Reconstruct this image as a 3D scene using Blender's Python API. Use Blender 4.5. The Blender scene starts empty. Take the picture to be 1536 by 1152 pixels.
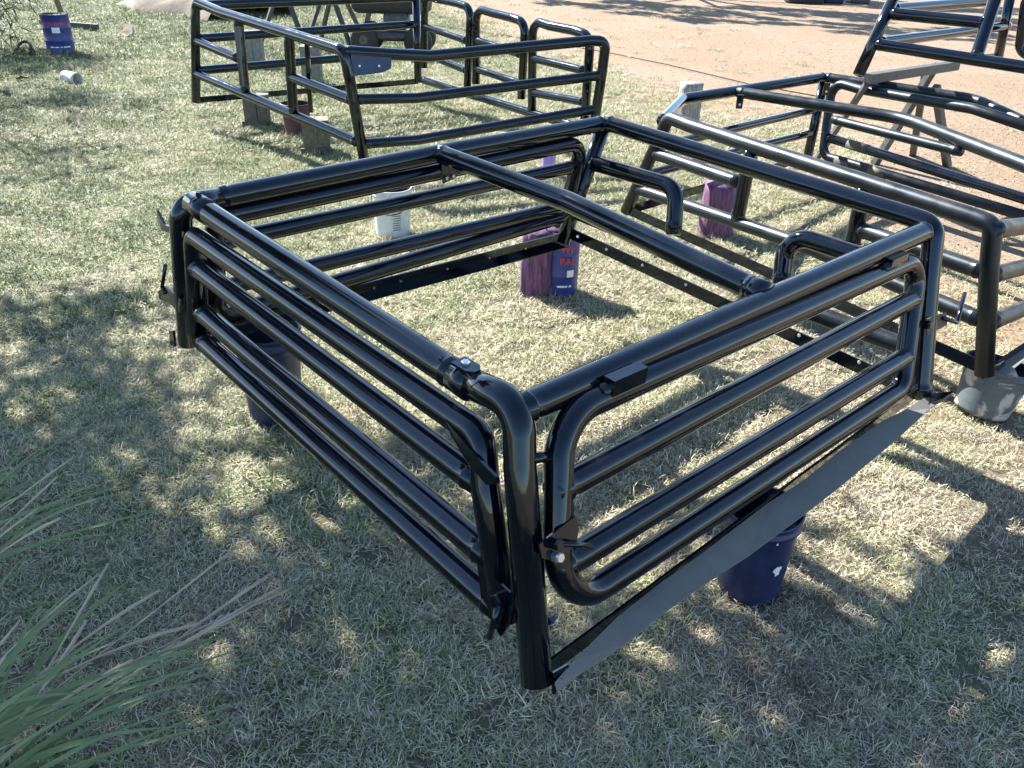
import bpy, bmesh, math, random
import numpy as np
from mathutils import Vector, Matrix
random.seed(7); rng = np.random.default_rng(11)
S = bpy.context.scene
C = S.collection

# ------------------------------------------------------------------ camera
CAMH = 1.645; FPX = 1260.0; PITCH = .504; ROLL = .031
_f = np.array([0, math.cos(PITCH), -math.sin(PITCH)]); _u = np.array([0, math.sin(PITCH), math.cos(PITCH)]); _x = np.array([1., 0, 0])
CX = math.cos(ROLL)*_x + math.sin(ROLL)*_u; CU = -math.sin(ROLL)*_x + math.cos(ROLL)*_u; CF = _f
cd = bpy.data.cameras.new('camera'); cam = bpy.data.objects.new('camera', cd); C.objects.link(cam)
cam.matrix_world = Matrix(((CX[0], CU[0], -CF[0], 0), (CX[1], CU[1], -CF[1], 0), (CX[2], CU[2], -CF[2], CAMH), (0, 0, 0, 1)))
cd.sensor_width = 36; cd.lens = 36*FPX/1536; cd.clip_start = .05; cd.clip_end = 600
S.camera = cam

# ------------------------------------------------------------------ sky, sun, exposure
SUN_AZ = math.radians(135)      # direction towards the sun in the xy plane
SUN_EL = math.radians(40)
w = bpy.data.worlds.new('World'); S.world = w; w.use_nodes = True
nt = w.node_tree; bg = nt.nodes['Background']
sky = nt.nodes.new('ShaderNodeTexSky'); sky.sky_type = 'NISHITA'; sky.sun_disc = False
sky.sun_elevation = SUN_EL; sky.sun_rotation = math.pi/2 - SUN_AZ
sky.air_density = 1.0; sky.dust_density = .2; sky.ozone_density = 2.2
nt.links.new(sky.outputs[0], bg.inputs[0]); bg.inputs[1].default_value = .082
sd = bpy.data.lights.new('sun', 'SUN'); sun = bpy.data.objects.new('sun', sd); C.objects.link(sun)
sd.energy = 5.0; sd.angle = math.radians(.4); sd.color = (1, .96, .89)
sv = Vector((math.cos(SUN_EL)*math.cos(SUN_AZ), math.cos(SUN_EL)*math.sin(SUN_AZ), math.sin(SUN_EL)))
sun.rotation_euler = (-sv).to_track_quat('-Z', 'Y').to_euler(); sun.location = sv*30
S.view_settings.view_transform = 'Standard'; S.view_settings.look = 'None'
S.view_settings.exposure = 2.1; S.view_settings.gamma = 1; S.view_settings.use_curve_mapping = False

# ------------------------------------------------------------------ pixel helpers (photograph is 1536 x 1152)
CAM = np.array([0, 0, CAMH])
def ray(px, py): return CF + CX*(px-768)/FPX - CU*(py-576)/FPX
def onz(px, py, z=0.0):
    d = ray(px, py); return CAM + d*((z-CAMH)/d[2])
def onp(px, py, P0, n):
    d = ray(px, py); return CAM + d*(((P0-CAM)@n)/(d@n))
def atd(px, py, y):                       # on the vertical plane at world distance y
    d = ray(px, py); return CAM + d*(y/d[1])
def patch(T0, T1, B0, B1):
    """ruled surface between two posts of a frame: pixel -> point on it"""
    T0, T1, B0, B1 = [np.asarray(a, float) for a in (T0, T1, B0, B1)]
    def g(px, py, off=0.0):
        d = ray(px, py); u = v = .5; t = np.linalg.norm((T0+T1)/2-CAM)
        for _ in range(25):
            P = (1-v)*((1-u)*T0+u*T1)+v*((1-u)*B0+u*B1)
            Pu = (1-v)*(T1-T0)+v*(B1-B0); Pv = (1-u)*(B0-T0)+u*(B1-T1)
            s = np.linalg.solve(np.stack([Pu, Pv, -d], 1), CAM+t*d-P)
            u += s[0]; v += s[1]; t += s[2]
        n = np.cross(Pu, Pv); n /= np.linalg.norm(n)
        if n@d > 0: n = -n                 # towards the camera
        return CAM+t*d + n*off
    return g

# ------------------------------------------------------------------ materials
def mat(name): 
    m = bpy.data.materials.new(name); m.use_nodes = True
    return m, m.node_tree.nodes, m.node_tree.links, m.node_tree.nodes['Principled BSDF']
def noise(N, L, scale, detail=4, rough=.55, coord=None, dist=0):
    n = N.new('ShaderNodeTexNoise'); n.inputs['Scale'].default_value = scale; n.inputs['Detail'].default_value = detail
    n.inputs['Roughness'].default_value = rough; n.inputs['Distortion'].default_value = dist
    if coord is not None: L.new(coord, n.inputs['Vector'])
    return n
def ramp(N, L, src, stops):
    r = N.new('ShaderNodeValToRGB'); cr = r.color_ramp
    while len(cr.elements) < len(stops): cr.elements.new(.5)
    for e, (p, c) in zip(cr.elements, stops):
        e.position = p; e.color = (*c, 1) if len(c) == 3 else c
    L.new(src, r.inputs[0]); return r
def mix(N, L, fac, a, b, mode='MIX'):
    m = N.new('ShaderNodeMix'); m.data_type = 'RGBA'; m.blend_type = mode
    for s, k in ((fac, 0), (a, 6), (b, 7)):
        if hasattr(s, 'node'): L.new(s, m.inputs[k])
        elif k == 0: m.inputs[0].default_value = s
        else: m.inputs[k].default_value = (*s, 1)
    return m.outputs[2]
def bump(N, L, b, src, strength, dist):
    n = N.new('ShaderNodeBump'); n.inputs['Strength'].default_value = strength; n.inputs['Distance'].default_value = dist
    L.new(src, n.inputs['Height']); L.new(n.outputs[0], b.inputs['Normal']); return n
def simple(name, col, rough=.5, metal=0, var=.25, scale=20, bmp=0.1, bd=.002):
    m, N, L, b = mat(name); tc = N.new('ShaderNodeTexCoord').outputs['Object']
    n = noise(N, L, scale, 5, .6, tc)
    lo = tuple(c*(1-var) for c in col); hi = tuple(min(1, c*(1+var)) for c in col)
    r = ramp(N, L, n.outputs[0], [(.3, lo), (.7, hi)]); L.new(r.outputs[0], b.inputs['Base Color'])
    b.inputs['Roughness'].default_value = rough; b.inputs['Metallic'].default_value = metal
    if bmp: bump(N, L, b, n.outputs[0], bmp, bd)
    return m
def paint_black(name, rough_lo, rough_hi, col=(.0042, .0045, .005), dust=.0, coat=.22):
    m, N, L, b = mat(name); tc = N.new('ShaderNodeTexCoord').outputs['Object']
    n = noise(N, L, 9, 5, .6, tc); n2 = noise(N, L, 70, 3, .5, tc); n3 = noise(N, L, 16, 2, .5, tc)
    mp = N.new('ShaderNodeMapRange'); L.new(n.outputs[0], mp.inputs[0])
    mp.inputs[1].default_value = .35; mp.inputs[2].default_value = .7
    mp.inputs[3].default_value = rough_lo; mp.inputs[4].default_value = rough_hi
    L.new(mp.outputs[0], b.inputs['Roughness'])
    ge = N.new('ShaderNodeNewGeometry'); sz = N.new('ShaderNodeSeparateXYZ'); L.new(ge.outputs['Normal'], sz.inputs[0])
    n4 = noise(N, L, 130, 4, .7, tc); n5 = noise(N, L, 5, 4, .6, tc)
    ml = N.new('ShaderNodeMath'); ml.operation = 'MULTIPLY'; L.new(n4.outputs[0], ml.inputs[0]); L.new(n5.outputs[0], ml.inputs[1])
    upf = N.new('ShaderNodeMapRange'); L.new(sz.outputs[2], upf.inputs[0]); upf.inputs[1].default_value = -.2; upf.inputs[2].default_value = 1; upf.inputs[3].default_value = .35; upf.inputs[4].default_value = 1
    ml2 = N.new('ShaderNodeMath'); ml2.operation = 'MULTIPLY'; L.new(ml.outputs[0], ml2.inputs[0]); L.new(upf.outputs[0], ml2.inputs[1])
    f = ramp(N, L, ml2.outputs[0], [(.17, (0, 0, 0)), (.42, (dust, dust, dust))])
    L.new(mix(N, L, f.outputs[0], col, (.16, .14, .11)), b.inputs['Base Color'])
    b.inputs['Specular IOR Level'].default_value = .44
    b.inputs['Specular Tint'].default_value = (.66, .84, 1.0, 1)
    b.inputs['IOR'].default_value = 1.5; b.inputs['Coat Weight'].default_value = coat; b.inputs['Coat Roughness'].default_value = rough_lo*.6
    hs = N.new('ShaderNodeMath'); hs.operation = 'MULTIPLY_ADD'; L.new(n4.outputs[0], hs.inputs[0]); hs.inputs[1].default_value = .045; L.new(n3.outputs[0], hs.inputs[2])
    bump(N, L, b, hs.outputs[0], .10, .0035)
    return m
M = {}
M['black'] = paint_black('black_gloss_paint', .045, .13, col=(.0022, .003, .006), dust=.09)
M['black_dusty'] = paint_black('black_dusty_paint', .28, .48, col=(.004, .0045, .006), dust=.34, coat=0)
M['sky_sheen'] = simple('painted_sky_sheen', (.010, .032, .095), .35, 0, .3, 30)  # blue of the reflected sky painted into the base colour
M['patch'] = simple('dull_tan_primer', (.065, .058, .048), .7, 0, .25, 40)
M['strip'] = simple('grey_rubber_strip', (.135, .135, .123), .8, 0, .10, 14, .15, .002)
M['zinc'] = simple('zinc_bolt', (.62, .63, .64), .32, .9, .1, 60)
M['steel'] = simple('dull_steel', (.075, .08, .082), .55, .3, .3, 25)
M['rust'] = simple('trestle_steel', (.055, .055, .058), .5, .3, .4, 18)
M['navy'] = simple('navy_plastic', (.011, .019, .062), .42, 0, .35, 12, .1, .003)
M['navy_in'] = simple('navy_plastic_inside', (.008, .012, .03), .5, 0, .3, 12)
M['whitepaint'] = simple('white_paint_blot', (.62, .66, .72), .6, 0, .2, 60)
M['label'] = simple('white_label', (.7, .72, .74), .6, 0, .08, 40)
M['red'] = simple('red_print', (.48, .035, .05), .5, 0, .15, 60, 0)
M['tin'] = simple('blue_paint_tin', (.020, .035, .19), .38, 0, .2, 15, .1, .002)
M['timber'] = simple('weathered_timber', (.115, .11, .085), .85, 0, .35, 30, .6, .004)
M['timber_end'] = simple('weathered_timber_grey', (.17, .175, .165), .85, 0, .3, 30, .6, .004)
M['canvas'] = simple('brown_canvas', (.13, .105, .08), .9, 0, .25, 6, .5, .02)
M['greyplastic'] = simple('pale_grey_pipe', (.42, .44, .43), .6, 0, .2, 25)
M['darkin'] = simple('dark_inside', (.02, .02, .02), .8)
M['strap'] = simple('black_webbing', (.008, .008, .009), 1.0)
M['tyre'] = simple('tyre_rubber', (.02, .02, .021), .75, 0, .3, 30)
M['bark'] = simple('rough_bark', (.10, .075, .055), .95, 0, .5, 22, 1, .03)
M['brownleaf'] = simple('dead_leaf', (.22, .09, .05), .8)
M['wood_stake'] = simple('wooden_stake', (.16, .12, .08), .85, 0, .3, 30)

def plaster_bucket(name, base, splash, sc, lo, hi):
    m, N, L, b = mat(name); tc = N.new('ShaderNodeTexCoord').outputs['Object']
    n = noise(N, L, sc, 6, .62, tc, .6); n2 = noise(N, L, 60, 4, .6, tc)
    f = ramp(N, L, n.outputs[0], [(lo, (0, 0, 0)), (hi, (1, 1, 1))])
    c2 = ramp(N, L, n2.outputs[0], [(.3, tuple(c*.75 for c in base)), (.7, base)])
    L.new(mix(N, L, f.outputs[0], c2.outputs[0], splash), b.inputs['Base Color'])
    b.inputs['Roughness'].default_value = .62
    bump(N, L, b, f.outputs[0], .5, .004); return m
M['greybucket'] = plaster_bucket('plaster_splashed_bucket', (.085, .105, .12), (.36, .345, .31), 9, .52, .58)
M['whitebucket'] = plaster_bucket('white_splashed_bucket', (.60, .66, .66), (.70, .66, .56), 8, .56, .62)
def log_mat(name, c1, c2):
    m, N, L, b = mat(name); tc = N.new('ShaderNodeTexCoord').outputs['Object']
    mp = N.new('ShaderNodeMapping'); mp.inputs['Scale'].default_value = (22, 22, 3.5); L.new(tc, mp.inputs[0])
    n = noise(N, L, 2.4, 6, .65, mp.outputs[0], .4); n2 = noise(N, L, 6, 3, .5, tc)
    r = ramp(N, L, n.outputs[0], [(.3, tuple(c*.25 for c in c1)), (.45, c1), (.75, c2)])
    L.new(mix(N, L, ramp(N, L, n2.outputs[0], [(.58, (0, 0, 0)), (.75, (.7, .7, .7))]).outputs[0], r.outputs[0], (.13, .10, .07)), b.inputs['Base Color'])
    b.inputs['Roughness'].default_value = .8; bump(N, L, b, n.outputs[0], .9, .012); return m
M['purplelog'] = log_mat('purple_painted_log', (.105, .038, .10), (.24, .12, .235))
M['greylog'] = log_mat('grey_weathered_log', (.22, .21, .20), (.42, .41, .39))
M['maroon'] = simple('maroon_bucket', (.085, .03, .045), .6, 0, .25, 20)
M['lilac'] = simple('lilac_plastic', (.32, .22, .62), .5, 0, .1, 20)

def leaf_mat(name, ca, cb, rough=.5, trans=.25):
    m, N, L, b = mat(name); g = N.new('ShaderNodeNewGeometry')
    r = ramp(N, L, g.outputs['Random Per Island'], [(0, ca), (1, cb)])
    L.new(r.outputs[0], b.inputs['Base Color']); b.inputs['Roughness'].default_value = rough
    t = N.new('ShaderNodeBsdfTranslucent'); L.new(r.outputs[0], t.inputs[0])
    ms = N.new('ShaderNodeMixShader'); ms.inputs[0].default_value = trans
    L.new(b.outputs[0], ms.inputs[1]); L.new(t.outputs[0], ms.inputs[2])
    L.new(ms.outputs[0], N['Material Output'].inputs[0]); return m
M['leaf'] = leaf_mat('tree_leaf', (.035, .06, .025), (.09, .12, .045))
M['needle'] = leaf_mat('grey_green_needle', (.045, .06, .035), (.12, .125, .075))
M['strapleaf'] = leaf_mat('strap_leaf', (.085, .15, .055), (.20, .26, .115), .5, .2)
M['drystalk'] = leaf_mat('dry_stalk', (.30, .24, .15), (.52, .46, .36), .8, .1)

# grass: dry straw and green blades, patchy by position
m, N, L, b = mat('lawn_blades'); M['grass'] = m
g = N.new('ShaderNodeNewGeometry')
n = noise(N, L, 2.1, 4, .6, g.outputs['Position']); n2 = noise(N, L, 9, 3, .6, g.outputs['Position']); n3 = noise(N, L, .35, 3, .5, g.outputs['Position'])
ad = N.new('ShaderNodeMath'); ad.operation = 'MULTIPLY_ADD'; L.new(n2.outputs[0], ad.inputs[0]); ad.inputs[1].default_value = .45; L.new(n.outputs[0], ad.inputs[2])
ad1 = N.new('ShaderNodeMath'); ad1.operation = 'MULTIPLY_ADD'; L.new(n3.outputs[0], ad1.inputs[0]); ad1.inputs[1].default_value = .7; L.new(ad.outputs[0], ad1.inputs[2])
ad2 = N.new('ShaderNodeMath'); ad2.operation = 'MULTIPLY_ADD'; L.new(g.outputs['Random Per Island'], ad2.inputs[0]); ad2.inputs[1].default_value = .62; L.new(ad1.outputs[0], ad2.inputs[2])
mr = N.new('ShaderNodeMapRange'); L.new(ad2.outputs[0], mr.inputs[0]); mr.inputs[1].default_value = .92; mr.inputs[2].default_value = 1.72
sx = N.new('ShaderNodeSeparateXYZ'); L.new(g.outputs['Position'], sx.inputs[0])
gl = N.new('ShaderNodeMapRange'); L.new(sx.outputs[0], gl.inputs[0]); gl.inputs[1].default_value = -3.5; gl.inputs[2].default_value = 1.5; gl.inputs[3].default_value = -.17; gl.inputs[4].default_value = .16
ad3 = N.new('ShaderNodeMath'); L.new(ad2.outputs[0], ad3.inputs[0]); gy = N.new('ShaderNodeMapRange'); L.new(sx.outputs[1], gy.inputs[0]); gy.inputs[1].default_value = 1.2; gy.inputs[2].default_value = 5.0; gy.inputs[3].default_value = .14; gy.inputs[4].default_value = -.05
ad4 = N.new('ShaderNodeMath'); L.new(gl.outputs[0], ad4.inputs[0]); L.new(gy.outputs[0], ad4.inputs[1]); L.new(ad4.outputs[0], ad3.inputs[1]); L.new(ad3.outputs[0], mr.inputs[0])
r = ramp(N, L, mr.outputs[0], [(0, (.035, .075, .020)), (.24, (.085, .14, .035)), (.44, (.22, .25, .075)), (.60, (.46, .43, .26)), (.80, (.62, .57, .43)), (1, (.22, .175, .12))])
L.new(r.outputs[0], b.inputs['Base Color']); b.inputs['Roughness'].default_value = .62
t = N.new('ShaderNodeBsdfTranslucent'); L.new(r.outputs[0], t.inputs[0])
ms = N.new('ShaderNodeMixShader'); ms.inputs[0].default_value = .12
L.new(b.outputs[0], ms.inputs[1]); L.new(t.outputs[0], ms.inputs[2]); L.new(ms.outputs[0], N['Material Output'].inputs[0])

# ground: soil with thatch, turning to pinkish gravelly sand
m, N, L, b = mat('lawn_and_gravel_ground'); M['ground'] = m
at = N.new('ShaderNodeAttribute'); at.attribute_name = 'gravel'
g = N.new('ShaderNodeNewGeometry'); pos = g.outputs['Position']
n = noise(N, L, 3.0, 6, .65, pos); n2 = noise(N, L, 45, 5, .7, pos); n3 = noise(N, L, .5, 4, .6, pos)
vo = N.new('ShaderNodeTexVoronoi'); vo.inputs['Scale'].default_value = 38; L.new(pos, vo.inputs['Vector'])
soil = ramp(N, L, n2.outputs[0], [(.25, (.055, .045, .033)), (.5, (.15, .125, .09)), (.75, (.27, .235, .165))])
soil2 = mix(N, L, ramp(N, L, n.outputs[0], [(.4, (0, 0, 0)), (.62, (.75, .75, .75))]).outputs[0], soil.outputs[0], (.085, .095, .045))
sand = ramp(N, L, n2.outputs[0], [(.25, (.085, .056, .034)), (.47, (.215, .15, .095)), (.72, (.31, .24, .17))])
sand2 = mix(N, L, ramp(N, L, n3.outputs[0], [(.42, (0, 0, 0)), (.66, (.65, .65, .65))]).outputs[0], sand.outputs[0], (.23, .19, .148))
peb = ramp(N, L, vo.outputs['Color'], [(.1, (.45, .45, .45)), (.6, (1, 1, 1)), (1, (1.15, 1.15, 1.15))])
sand3 = mix(N, L, .55, sand2, peb.outputs[0], 'MULTIPLY')
ad = N.new('ShaderNodeMath'); ad.operation = 'MULTIPLY_ADD'; L.new(n.outputs[0], ad.inputs[0]); ad.inputs[1].default_value = .5; L.new(at.outputs['Fac'], ad.inputs[2])
gf = ramp(N, L, ad.outputs[0], [(.55, (0, 0, 0)), (.85, (1, 1, 1))])
L.new(mix(N, L, gf.outputs[0], soil2, sand3), b.inputs['Base Color']); b.inputs['Roughness'].default_value = .95
b.inputs['Specular IOR Level'].default_value = .2
bump(N, L, b, n2.outputs[0], .7, .02)
m, N, L, b = mat('pebble'); M['pebble'] = m
oi = N.new('ShaderNodeObjectInfo'); g = N.new('ShaderNodeNewGeometry')
nn = noise(N, L, 30, 3, .5, g.outputs['Position'])
L.new(ramp(N, L, nn.outputs[0], [(.3, (.11, .08, .058)), (.5, (.21, .16, .115)), (.7, (.29, .25, .21))]).outputs[0], b.inputs['Base Color']); b.inputs['Roughness'].default_value = .9

# ------------------------------------------------------------------ mesh helpers
def link(name, verts, faces, material, parent=None, smooth=True, origin=None):
    """ONE mesh object; verts in world space, stored relative to the thing's base"""
    me = bpy.data.meshes.new(name)
    root = parent
    while root is not None and root.parent is not None: root = root.parent
    o0 = np.array(root.location) if root is not None else (np.zeros(3) if origin is None else np.asarray(origin, float))
    V = np.asarray(verts, float) - o0
    me.from_pydata(V.tolist(), [], faces); me.update()
    if smooth: me.polygons.foreach_set('use_smooth', [True]*len(me.polygons))
    me.materials.append(M[material] if isinstance(material, str) else material)
    o = bpy.data.objects.new(name, me); C.objects.link(o)
    if parent is None: o.location = o0
    else: o.parent = parent
    return o
def thing(name, label, cat, loc, group=None):
    o = bpy.data.objects.new(name, None); C.objects.link(o); o.location = tuple(map(float, loc)); o.empty_display_size = .1
    o['label'] = label; o['category'] = cat
    if group: o['group'] = group
    return o
def tag(o, label, cat, group=None):
    o['label'] = label; o['category'] = cat
    if group: o['group'] = group
    return o
def fillet(pts, r, seg=8, closed=False):
    pts = [np.asarray(p, float) for p in pts]; n = len(pts); out = []
    for i, p in enumerate(pts):
        rr = r[i] if isinstance(r, (list, tuple)) else r
        if not closed and (i == 0 or i == n-1): out.append(p); continue
        a = pts[i-1]; c = pts[(i+1) % n]
        d1 = (a-p); d2 = (c-p); l1 = np.linalg.norm(d1); l2 = np.linalg.norm(d2); d1 /= l1; d2 /= l2
        ang = math.acos(max(-1, min(1, d1@d2)))
        if ang > math.radians(178) or rr <= 0: out.append(p); continue
        tl = min(rr/math.tan(ang/2), l1*.48, l2*.48); r2 = tl*math.tan(ang/2)
        bis = d1+d2; bis /= np.linalg.norm(bis); cen = p+bis*(r2/math.sin(ang/2))
        s = p+d1*tl-cen; e = p+d2*tl-cen; tot = math.pi-ang
        for k in range(seg+1):
            f = k/seg
            q = (math.sin((1-f)*tot)*s+math.sin(f*tot)*e)/math.sin(tot) if tot > 1e-3 else s*(1-f)+e*f
            out.append(cen+q)
    return out
def sweep(path, r, seg=18, closed=False, wob=0.0, taper=None):
    P = [np.asarray(p, float) for p in path]; n = len(P)
    T = []
    for i in range(n):
        a = P[i-1] if (i or closed) else P[0]; c = P[(i+1) % n] if (i < n-1 or closed) else P[-1]
        t = c-a; T.append(t/np.linalg.norm(t))
    up = np.array([0, 0, 1.]) if abs(T[0][2]) < .9 else np.array([1., 0, 0])
    nrm = up-T[0]*(up@T[0]); nrm /= np.linalg.norm(nrm)
    V = []; F = []
    for i in range(n):
        nrm = nrm-T[i]*(nrm@T[i]); nrm /= np.linalg.norm(nrm); bi = np.cross(T[i], nrm)
        rr = r*(1+wob*math.sin(i*1.7)) if taper is None else r*taper[i]
        for k in range(seg):
            a = 2*math.pi*k/seg; V.append(P[i]+rr*(math.cos(a)*nrm+math.sin(a)*bi))
    m = n if closed else n-1
    for i in range(m):
        for k in range(seg):
            a = i*seg+k; b_ = i*seg+(k+1) % seg; j = ((i+1) % n)*seg
            F.append((a, b_, j+(k+1) % seg, j+k))
    if not closed:
        F.append(tuple(range(seg-1, -1, -1))); F.append(tuple((n-1)*seg+k for k in range(seg)))
    return V, F
def tube(name, pts, r, parent, material='black', bend=.07, closed=False, seg=18):
    path = fillet(pts, bend, 9, closed)
    if closed or r < .02 or not name.endswith(('rail', 'upright', 'brace')): V, F = sweep(path, r, seg, closed)
    else:                                     # swollen weld bead where the tube end meets its neighbour
        off = [.029, .032, .035, .038, .041, .058, .064]
        d0 = (path[1]-path[0])/np.linalg.norm(path[1]-path[0]); d1 = (path[-2]-path[-1])/np.linalg.norm(path[-2]-path[-1])
        pp = [path[0]]+[path[0]+d0*o for o in off]+path[1:-1]+[path[-1]+d1*o for o in off[::-1]]+[path[-1]]
        w_ = [.9, 1.0, 1.04, 1.06, 1.035, 1.0, 1.0, 1.0]; tp = w_+[1]*(len(pp)-16)+w_[::-1]
        V, F = sweep(pp, r, seg, False, taper=tp)
        for k in range(seg):
            for i_ in (2, 3, 4, len(pp)-5, len(pp)-4, len(pp)-3):
                V[i_*seg+k] = V[i_*seg+k]+(V[i_*seg+k]-pp[i_])*random.uniform(-.03, .03)
    return link(name, V, F, material, parent)
def bar(name, a, b, h, t, parent, material='black', up=(0, 0, 1), flat=None):
    """flat bar: section h along 'up' and t across"""
    a = np.asarray(a, float); b = np.asarray(b, float); d = (b-a)/np.linalg.norm(b-a); up = np.asarray(up, float)
    up = up-d*(up@d); up /= np.linalg.norm(up); s = np.cross(d, up)
    V = [p+i*up*h/2+j*s*t/2 for p in (a, b) for i, j in ((-1, -1), (-1, 1), (1, 1), (1, -1))]
    F = [(0, 1, 2, 3), (7, 6, 5, 4)]+[(k, k+4, (k+1) % 4+4, (k+1) % 4) for k in range(4)]
    return link(name, V, F, material, parent, smooth=False)
def plate(name, pts, th, parent, material='black', nrm=None):
    P = [np.asarray(p, float) for p in pts]; n = len(P)
    if nrm is None:
        nrm = sum(np.cross(P[i]-P[0], P[i+1]-P[0]) for i in range(1, n-1))
    nrm = np.asarray(nrm, float); nrm = nrm/np.linalg.norm(nrm)
    V = [p+nrm*th/2 for p in P]+[p-nrm*th/2 for p in P]
    F = [tuple(range(n)), tuple(range(2*n-1, n-1, -1))]+[(i, i+n, (i+1) % n+n, (i+1) % n) for i in range(n)]
    return link(name, V, F, material, parent, smooth=False)
def bolt(name, p, axis, r, h, parent, material='zinc'):
    axis = np.asarray(axis, float); axis /= np.linalg.norm(axis)
    V, F = sweep([np.asarray(p)-axis*h*.3, np.asarray(p)+axis*h*.7, np.asarray(p)+axis*h], r, 6, taper=[1, 1, .8])
    return link(name, V, F, material, parent, smooth=False)
def lathe(prof, base, seg=40, axis=None, jit=0.0):
    """prof: list of (radius, height) ; open surface of revolution"""
    ax = np.array([0, 0, 1.]) if axis is None else np.asarray(axis, float)/np.linalg.norm(axis)
    e1 = np.cross(ax, [0, 1, 0.]); e1 /= np.linalg.norm(e1); e2 = np.cross(ax, e1); base = np.asarray(base, float)
    V = []; F = []
    for r_, h in prof:
        for k in range(seg):
            a = 2*math.pi*k/seg; rr = r_*(1+jit*math.sin(3*a+h*9)); V.append(base+ax*h+rr*(math.cos(a)*e1+math.sin(a)*e2))
    for i in range(len(prof)-1):
        for k in range(seg):
            F.append((i*seg+k, i*seg+(k+1) % seg, (i+1)*seg+(k+1) % seg, (i+1)*seg+k))
    return V, F
def cap(F, start, seg, flip=False):
    f = tuple(range(start, start+seg)); F.append(f[::-1] if flip else f)

# ------------------------------------------------------------------ ground
def smooth(a, b, x):
    t = np.clip((x-a)/(b-a), 0, 1); return t*t*(3-2*t)
_ph = rng.uniform(0, 6.28, (14, 2)); _dir = rng.normal(size=(14, 2)); _dir /= np.linalg.norm(_dir, axis=1)[:, None]
def fnoise(x, y, sc):
    s = 0; tot = 0
    for k in range(14):
        fr = sc*(1+.28*k); am = 1/(1+.25*k)
        s = s+am*np.sin(fr*(x*_dir[k, 0]+y*_dir[k, 1])+_ph[k, 0]+1.3*np.sin(fr*.6*(x*_dir[k, 1]-y*_dir[k, 0])+_ph[k, 1])); tot += am
    return s/tot
def gravel(x, y):
    xb = np.where(y < 8, 1.75+.05*(y-3), 2.0-.40*(y-8)); sp = 1.0+.05*y
    return smooth(-sp, sp*1.1, x-xb+.9*fnoise(x, y, 1.1))
def gz(x, y):
    return .012*fnoise(x, y, 1.6)+.006*fnoise(x+9, y, 5)
xs = np.concatenate([[-160, -90, -50, -32], np.arange(-22, 24.01, .16), [34, 52, 90, 160]])
ys = np.concatenate([[-120, -60, -25, -10, -4], np.arange(-1, 32.01, .16), [42, 60, 100, 200]])
X, Y = np.meshgrid(xs, ys); Z = np.where((np.abs(X) < 22) & (Y > -1) & (Y < 32), gz(X, Y), 0)
nx, ny = len(xs), len(ys); idx = np.arange(nx*ny).reshape(ny, nx)
F = np.stack([idx[:-1, :-1], idx[:-1, 1:], idx[1:, 1:], idx[1:, :-1]], -1).reshape(-1, 4)
me = bpy.data.meshes.new('ground'); V = np.stack([X, Y, Z], -1).reshape(-1, 3)
me.from_pydata(V.tolist(), [], F.tolist()); me.polygons.foreach_set('use_smooth', [True]*len(me.polygons))
a = me.attributes.new('gravel', 'FLOAT', 'POINT'); a.data.foreach_set('value', gravel(V[:, 0], V[:, 1]).astype(np.float32))
me.materials.append(M['ground']); ground = bpy.data.objects.new('ground', me); C.objects.link(ground); ground['kind'] = 'structure'

# ------------------------------------------------------------------ main frame (fitted to the photograph; tilted slightly on its supports)
UP = np.array([.04624, -.03303, .99838])
PT = np.array([.0193, 1.3965, CAMH-.8196]); PB = np.array([.0772, 1.2117, CAMH-1.3517])
top = lambda px, py: onp(px, py, PT, UP)
bot = lambda px, py: onp(px, py, PB, UP)
At, Bt, Ct, Dt = top(787, 605), top(275, 298), top(907, 185), top(1396, 345)
Ab, Bb, Cb, Db = bot(808, 1030), bot(282, 515), bot(842, 366), bot(1380, 600)
AB, AD, BC, CD = patch(At, Bt, Ab, Bb), patch(At, Dt, Ab, Db), patch(Bt, Ct, Bb, Cb), patch(Ct, Dt, Cb, Db)
R1 = .0335; R2 = .0315
cen = (Ab+Bb+Cb+Db)/4
fr = thing('rail_frame', 'large glossy black tubular rail frame with gates on three sides, propped on navy buckets', 'rail frame', (cen[0], cen[1], Ab[2]), 'black tubular rail frames')
# posts
postA = [AB(690, 567), AB(779, 608), AB(780, 700), AB(805, 1024)]; bendA = [0, .075, 0, 0]
tube('post', postA, R1, fr, bend=bendA)
tube('post', [BC(330, 297), BC(270, 308), BC(275, 400), BC(283, 514)], R1, fr, bend=.05)
tube('post', [Ct, BC(868, 292), BC(844, 364)], R1, fr, bend=.0)
# top rails
tube('top_rail', [AB(291, 305), AB(690, 567)], R1, fr)
tube('top_rail', [BC(322, 298), BC(670, 228), Ct], R1, fr, bend=0)
tube('top_rail', [Ct+UP*.004, CD(1366, 325), CD(1402, 338), CD(1393, 420), CD(1381, 598)], R1, fr, bend=[0, 0, .085, 0, 0])
_e = AD(1391, 345); _d = AD(790, 604)-_e; _d /= np.linalg.norm(_d)
_near = min(fillet(postA, bendA, 24), key=lambda q: np.linalg.norm((q-_e)-_d*((q-_e)@_d)))
tube('top_rail', [_near, _e], R1*.985, fr)
tube('cross_rail', [top(655, 229), top(853, 303), top(1143, 440)], R1, fr, bend=.35)
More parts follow.
